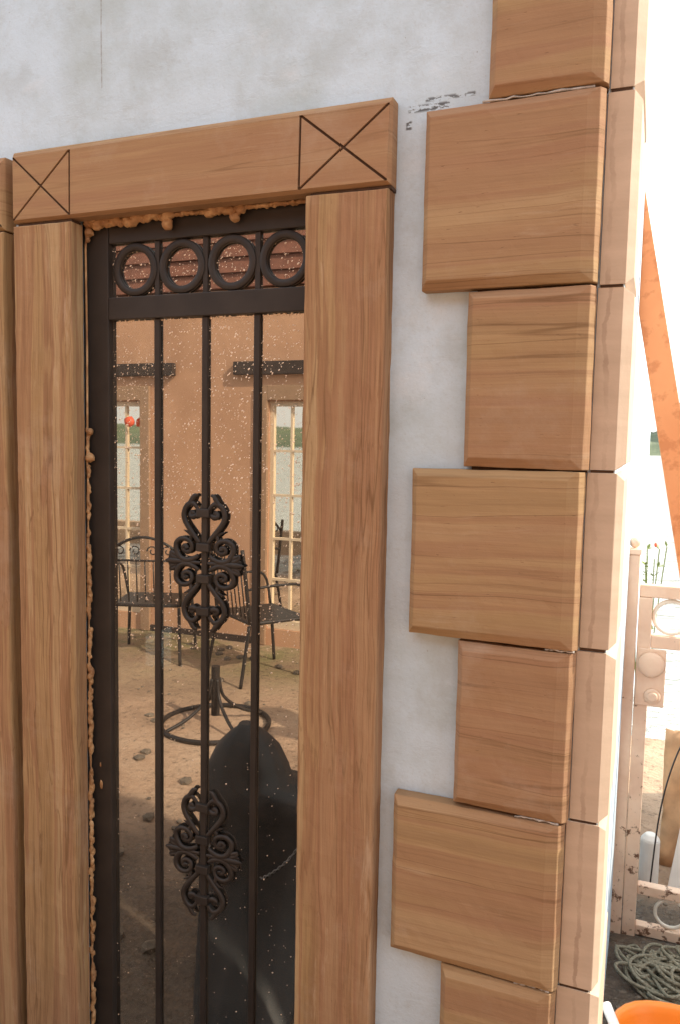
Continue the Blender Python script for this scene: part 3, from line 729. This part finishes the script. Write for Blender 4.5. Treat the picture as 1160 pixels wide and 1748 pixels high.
# gravel scattered on the damp ground
bm = bmesh.new(); rp = random.Random(5)
def pebble(x, y, r, z=0):
    k = rp.uniform(0, 99); res = bmesh.ops.create_icosphere(bm, subdivisions=1, radius=r)
    for v in res['verts']: v.co = Vector((v.co.x*rp.uniform(.8, 1.3), v.co.y*rp.uniform(.8, 1.3), v.co.z*.6))*1.0+Vector((x, y, z+r*.2))
for k in range(700): pebble(rp.uniform(-.04, .5), rp.uniform(.55, 1.5), rp.choice((.003, .004, .006, .009)))
for k in range(260): pebble(rp.uniform(-4.2, -.9), rp.uniform(-3.8, -.4), rp.choice((.006, .01, .014, .03)))
o = from_bm('gravel', bm, M_PEBBLE); tag(o, kind='stuff', label='small stones and crumbs scattered on the muddy yard', cat='gravel')

# ------------------------------------------------------------------ orange tub
tub = empty('plastic_tub', (0, 0, 0)); tag(tub, 'orange plastic tub with rounded rim by the house corner', 'tub')
bm = bmesh.new(); N = 56; TC = Vector((.170, .262, 0))
prof = [(0.0, .002), (.70, .002), (.78, .012), (.985, .285), (1.0, .291), (1.03, .297), (1.035, .303), (1.0, .306), (.975, .298), (.95, .285), (.76, .03), (0.0, .024)]
rings = []
for f_, z in prof:
    rings.append([bm.verts.new((TC.x+sup(2*math.pi*i/N, .205*f_, .25*f_)[0], TC.y+sup(2*math.pi*i/N, .205*f_, .25*f_)[1], z)) if f_ > 0 else None for i in range(N)])
for a, b_ in zip(rings[1:-1], rings[2:-1]):
    for i in range(N): bm.faces.new((a[i], a[(i+1) % N], b_[(i+1) % N], b_[i])).smooth = True
bm.faces.new(rings[1][::-1]); bm.faces.new(rings[-2])
from_bm('shell', bm, M_ORANGE, tub)
bm = bmesh.new(); blob(bm, (.075, .30, .155), .07, (1.1, 1.3, .8))
o = from_bm('mortar_lump', bm, M_LIQ, None, True); tag(o, 'dark brown lump sitting inside the orange tub', 'lump')
bm = bmesh.new(); add_cyl(bm, (-.043, .43, .318), (-.010, .36, .300), .0115, .0115, 18); add_cyl(bm, (-.010, .36, .300), (-.006, .352, .298), .0125, .009, 18)
add_cyl(bm, (-.006, .352, .298), (.018, .305, .286), .004, .0022, 10)
o = from_bm('nozzle_tube', bm, M_WHITE, None, False); bevel(o, .001); tag(o, 'white plastic tube with thin nozzle resting on the tub rim', 'tube')

# unseen low wall added at the right to shade the gate yard
bm = bmesh.new(); add_box(bm, 1.35, 1.55, .557, 3.0, 0, 1.42)
o = from_bm('shade_wall', bm, M_PLASTER); tag(o, 'low plastered wall added out of view to shade the yard by the gate', 'wall'); bevel(o, .01)

bm = bmesh.new(); add_box(bm, 1.32, 1.60, .17, .555, 0, 2.8); add_box(bm, 1.305, 1.615, .155, .566, 2.801, 2.87)  # unseen pillar, added only to shade the yard before the window
o = from_bm('shade_pillar', bm, M_PLASTER); tag(o, 'tall plastered pillar added out of view to shade the yard before the window', 'pillar'); bevel(o, .01)
# dark covered mound near the wall, seen mirrored low in the pane
bm = bmesh.new(); n = 48; rr_ = []
for xl, xr, hd, zz in ((-1.205, -1.160, .022, .690), (-1.212, -1.152, .03, .678), (-1.235, -1.12, .05, .662), (-1.275, -1.075, .08, .62), (-1.305, -1.045, .10, .56), (-1.315, -1.03, .11, .515), (-1.322, -.90, .125, .50), (-1.325, -.89, .13, .45), (-1.33, -.885, .135, .3), (-1.27, -.86, .22, .15), (-1.16, -.84, .33, 0)):
    cx, hw = (xl+xr)/2, (xr-xl)/2; ring_ = []
    for i in range(n):
        u, v = sup(2*math.pi*i/n, hw, hd, 2.6); fold = 1+.035*math.sin(i*1.7+zz*3+2*mnoise.noise((i*.3, zz*4, 0)))*(1-zz) + .06*mnoise.noise((u*9, v*9, zz*6))
        ring_.append(bm.verts.new((cx+u*fold, -.745+(.04 if zz == .15 else (.16 if zz == 0 else 0))+v*fold, zz)))
    rr_.append(ring_)
for a, b_ in zip(rr_, rr_[1:]):
    for i in range(n): bm.faces.new((a[i], a[(i+1) % n], b_[(i+1) % n], b_[i])).smooth = True
bm.faces.new(rr_[0])
o = from_bm('covered_mound', bm, simple('dark_tarpaulin', (.022, .025, .026), .6, 0, .5, 9)); tag(o, 'dark tarpaulin draped over a knobbed mound near the wall, reflected low in the glass', 'tarpaulin')

# ------------------------------------------------------------------ the house opposite (seen mirrored in the pane)
opp = empty('ochre_house'); tag(opp, 'ochre plastered house with French doors reflected in the window glass', 'house')
OY = -4.01
doors = [(-4.62, -3.93), (-2.765, -2.03)]
bm = bmesh.new()
xs = [-9, doors[0][0], doors[0][1], doors[1][0], doors[1][1], 4.5]
add_box(bm, xs[0], xs[1], OY-.3, OY, -.1, 2.75); add_box(bm, xs[2], xs[3], OY-.3, OY, -.1, 2.75); add_box(bm, xs[4], xs[5], OY-.3, OY, -.1, 2.75)
for a, b_ in doors: add_box(bm, a, b_, OY-.3, OY, 1.9, 2.75); add_box(bm, a, b_, OY-.3, OY, -.1, .13)
from_bm('wall', bm, M_OCHRE, opp)
for k in range(9):
    z = 2.76+k*.115
    bm = bmesh.new(); A = [bm.verts.new((x, y, zz)) for x, y, zz in ((-9, OY-.3, z), (4.5, OY-.3, z), (4.5, OY+.045, z), (-9, OY+.045, z), (-9, OY-.3, z+.11), (4.5, OY-.3, z+.11), (4.5, OY+.02, z+.11), (-9, OY+.02, z+.11))]
    for q in ((0, 1, 2, 3), (4, 7, 6, 5), (0, 4, 5, 1), (1, 5, 6, 2), (2, 6, 7, 3), (3, 7, 4, 0)): bm.faces.new([A[i] for i in q])
    from_bm('board', bm, M_CLAP, opp)
boxo('roof', -9.3, 4.8, OY-4, OY+.12, 3.80, 3.9, M_BEAMDARK, opp)
boxo('skirting', -3.90, -2.80, OY+.001, OY+.02, -.03, .05, M_BEAMDARK, opp, 0)
for a, b_ in doors:
    boxo('door_lintel', a-.10 if a < -4 else a-.29, b_+.33 if a < -4 else b_+.2, OY+.001, OY+.05, 2.10, 2.20, M_BEAMDARK, opp, .004)
    boxo('door_trim', b_+.001, b_+.09, OY+.001, OY+.03, .0, 2.02, M_OTRIM, opp, .004)
    boxo('door_trim', a-.09, a-.001, OY+.001, OY+.03, .0, 2.02, M_OTRIM, opp, .004)
    boxo('door_trim', a-.001, b_+.001, OY+.001, OY+.03, 1.905, 2.02, M_OTRIM, opp, .004)
    d = bmesh.new(); w = .035
    add_box(d, a+.002, a+w, OY-.06, OY-.02, .132, 1.898); add_box(d, b_-w, b_-.002, OY-.06, OY-.02, .132, 1.898)
    add_box(d, a+w, b_-w, OY-.058, OY-.022, 1.86, 1.898); add_box(d, a+w, b_-w, OY-.058, OY-.022, .132, .20)
    nx = 4
    for i in range(1, nx): xx = a+(b_-a)*i/nx; add_box(d, xx-.009, xx+.009, OY-.055, OY-.024, .2, 1.86)
    for z in (1.52, 1.18, .84, .52): add_box(d, a+w, b_-w, OY-.057, OY-.0225, z-.009, z+.009)
    dd = from_bm('french_door', d, M_DOORWOOD, opp)
    boxo('pane', a+w, b_-w, OY-.045, OY-.040, .2, 1.86, M_GLASSFAR, dd, 0)
bm = bmesh.new(); blob(bm, (-4.02, OY+.04, 1.73), .045, (1, .8, 1.1))
o = from_bm('paper_lantern', bm, M_RED, None, True); tag(o, 'round red lantern hanging at the French door, reflected in the glass', 'lantern')

def chair(loc, rot, label):
    t = empty('patio_chair', loc); t.rotation_euler = (0, 0, rot)
    tag(t, label, 'chair', 'wrought iron patio chairs reflected in the window')
    bm = bmesh.new(); W_ = .25
    top = smooth_path([(-W_, -.24, .80), (-W_*.5, -.26, .88), (0, -.265, .91), (W_*.5, -.26, .88), (W_, -.24, .80)], 5); add_tube(bm, top, .011, 6)
    add_tube(bm, [(-W_, -.235, .74), (W_, -.235, .74)], .008, 6)
    for s in (-1, 1):
        add_tube(bm, smooth_path([(s*W_, -.26, .90), (s*W_, -.235, .7), (s*W_, -.2, .42)], 4), .013, 6)
        for c_ in (.06, .17):
            add_tube(bm, [(s*c_+.04*math.cos(a*.6)*(1-a*.06), -.25, .81+.04*math.sin(a*.6)*(1-a*.06)) for a in range(13)], .005, 5)
    for k in range(-3, 4): add_tube(bm, [(k*.06, -.235, .74), (k*.06, -.2, .44)], .005, 5)
    from_bm('backrest', bm, M_IRON, t, True)
    bm = bmesh.new(); add_box(bm, -W_, W_, -.2, .24, .40, .425); bevel(from_bm('seat', bm, M_IRON, t), .01)
    for s in (-1, 1):
        for y, y2 in ((-.2, -.27), (.22, .26)):
            bm = bmesh.new(); add_tube(bm, smooth_path([(s*W_*.95, y, .40), (s*W_, (y+y2)/2, .2), (s*W_*1.04, y2, .0)], 4), .012, 6); from_bm('leg', bm, M_IRON, t, True)
        bm = bmesh.new(); add_tube(bm, smooth_path([(s*W_, -.23, .64), (s*(W_+.03), 0, .66), (s*(W_+.03), .18, .63), (s*W_, .22, .42)], 5), .010, 6); from_bm('armrest', bm, M_IRON, t, True)
    return t
chair((-3.38, -3.38, 0), R(160), 'wrought iron chair by the left French door, reflected in the glass')
chair((-2.46, -3.30, 0), R(215), 'wrought iron chair by the right French door, reflected in the glass')
# iron umbrella stand
st = empty('umbrella_stand', (-2.22, -2.31, 0)); tag(st, 'round iron umbrella stand on the yard, reflected in the glass', 'stand')
bm = bmesh.new(); add_tube(bm, [(.30*math.cos(a*math.pi/20), .30*math.sin(a*math.pi/20), .014) for a in range(40)], .014, 8, closed=True); from_bm('foot_ring', bm, M_IRON, st, True)
for k in range(4):
    a = k*math.pi/2+.6; c_, s_ = math.cos(a), math.sin(a)
    bm = bmesh.new(); add_tube(bm, smooth_path([(.30*c_, .30*s_, .016), (.16*c_, .16*s_, .07), (.05*c_, .05*s_, .16), (.022*c_, .022*s_, .27)], 5), .010, 6); from_bm('leg', bm, M_IRON, st, True)
bm = bmesh.new(); add_cyl(bm, (0, 0, .06), (0, 0, .34), .024, .024, 14); from_bm('sleeve', bm, M_IRON, st)

# chain on the wet ground near the wall
ch = bmesh.new(); cpts = smooth_path([(-1.27, -.62, .40), (-1.22, -.60, .31), (-1.16, -.595, .265), (-1.10, -.595, .255), (-1.04, -.595, .275), (-.97, -.60, .335), (-.91, -.62, .42)], 9)
acc = 0
for i in range(len(cpts)-1):
    a, b_ = cpts[i], cpts[i+1]; d = (b_-a).normalized(); s = d.cross(Vector((0, 0, 1))) if i % 2 else Vector((0, 0, .6))
    c_ = (a+b_)/2+Vector((0, 0, .003)); L = (b_-a).length*.62
    add_tube(ch, [c_+d*L*math.cos(q*math.pi/5)+s.normalized()*.0045*math.sin(q*math.pi/5) for q in range(10)], .0017, 5, closed=True)
o = from_bm('chain', ch, M_STEEL, None, True); tag(o, 'thin steel chain draped across the dark tarpaulin mound, reflected low in the glass', 'chain')

# ------------------------------------------------------------------ the person taking the photograph (behind the lens; shadow on the yard)
per = empty('person', (.05, -1.78, 0)); tag(per, 'person in dark coat and hood holding up a phone to photograph the wall', 'person')
per.matrix_world = Matrix.Identity(4)
M_COAT = simple('dark_coat', (.04, .045, .06), .85, 0, .3, 30); M_SKIN = simple('skin', (.55, .33, .23), .55, 0, .1, 30); M_PHONE = simple('black_phone', (.02, .02, .02), .2)
def skin(name, V, E_, Rr, M, root=0, sub=2):
    me = bpy.data.meshes.new(name); me.from_pydata(V, E_, []); o = link(name, me, M, per)
    md = o.modifiers.new('skin', 'SKIN'); md.use_smooth_shade = True
    for i, r_ in enumerate(Rr): me.skin_vertices[0].data[i].radius = r_ if hasattr(r_, '__len__') else (r_, r_)
    me.skin_vertices[0].data[root].use_root = True
    md = o.modifiers.new('sub', 'SUBSURF'); md.levels = sub; md.render_levels = sub; return o
px_, py_ = .05, -1.80
V = [(px_, py_, .93), (px_, py_, 1.08), (px_, py_, 1.28), (px_, py_+.01, 1.42), (px_, py_+.02, 1.50), (px_, py_+.035, 1.585), (px_, py_+.03, 1.67)]
Rr = [(.16, .12), (.145, .11), (.165, .12), (.13, .09), (.062, .062), (.092, .10), (.088, .10)]
E_ = [(i, i+1) for i in range(6)]
for s in (-1, 1):
    b0 = len(V); V += [(px_+s*.09, py_, .84), (px_+s*.11, py_+.02, .48), (px_+s*.12, py_-.02, .10), (px_+s*.125, py_+.03, .045), (px_+s*.13, py_+.14, .04)]
    Rr += [.10, .066, .05, .05, .042]; E_ += [(0, b0), (b0, b0+1), (b0+1, b0+2), (b0+2, b0+3), (b0+3, b0+4)]
    b0 = len(V); V += [(px_+s*.19, py_, 1.40), (px_+s*.27, py_+.02, 1.20), (px_+s*.13-.03, py_+.22, 1.44), (px_*0+s*.075+.01, -1.50, 1.545)]
    Rr += [.062, .050, .040, .030]; E_ += [(3, b0), (b0, b0+1), (b0+1, b0+2), (b0+2, b0+3)]
skin('body', V, E_, Rr, M_COAT)
bm = bmesh.new(); bmesh.ops.create_uvsphere(bm, u_segments=24, v_segments=16, radius=1)
for v in bm.verts:
    x, y, z = v.co; w = .072*(1-.18*max(0, -z)); f_ = .012*math.exp(-((x/.18)**2+((z+.12)/.25)**2)) if y > .5 else 0
    v.co = Vector((px_+x*w, py_+.065+y*.075+f_, 1.615+z*.105))
from_bm('head', bm, M_SKIN, per, True)
for s in (-1, 1):
    bm = bmesh.new(); bmesh.ops.create_uvsphere(bm, u_segments=10, v_segments=8, radius=.010)
    for v in bm.verts: v.co += Vector((px_+s*.028, py_+.132, 1.628))
    from_bm('eye', bm, M_PHONE, per, True)
    hx, hy, hz = s*.080+.01, -1.475, 1.555
    V = [(hx, hy-.02, hz-.02), (hx, hy, hz+.01)]; E_ = [(0, 1)]; Rr = [.024, (.026, .016)]
    for k in range(4):
        b0 = len(V); zz = hz+.045-.020*k; V += [(hx, hy+.012, zz-.01), (hx-s*.004, hy+.032, zz), (hx-s*.022, hy+.040, zz+.004)]; Rr += [.010, .0088, .0075]
        E_ += [(1, b0), (b0, b0+1), (b0+1, b0+2)]
    b0 = len(V); V += [(hx-s*.015, hy+.002, hz+.02), (hx-s*.035, hy+.006, hz+.035)]; Rr += [.011, .0085]; E_ += [(0, b0), (b0, b0+1)]
    skin('hand', V, E_, Rr, M_SKIN, 0, 2)
o = boxo('phone', -.068, .088, -1.452, -1.443, 1.535, 1.612, M_PHONE, None, .004); tag(o, 'black phone held sideways in both hands of the person', 'phone')
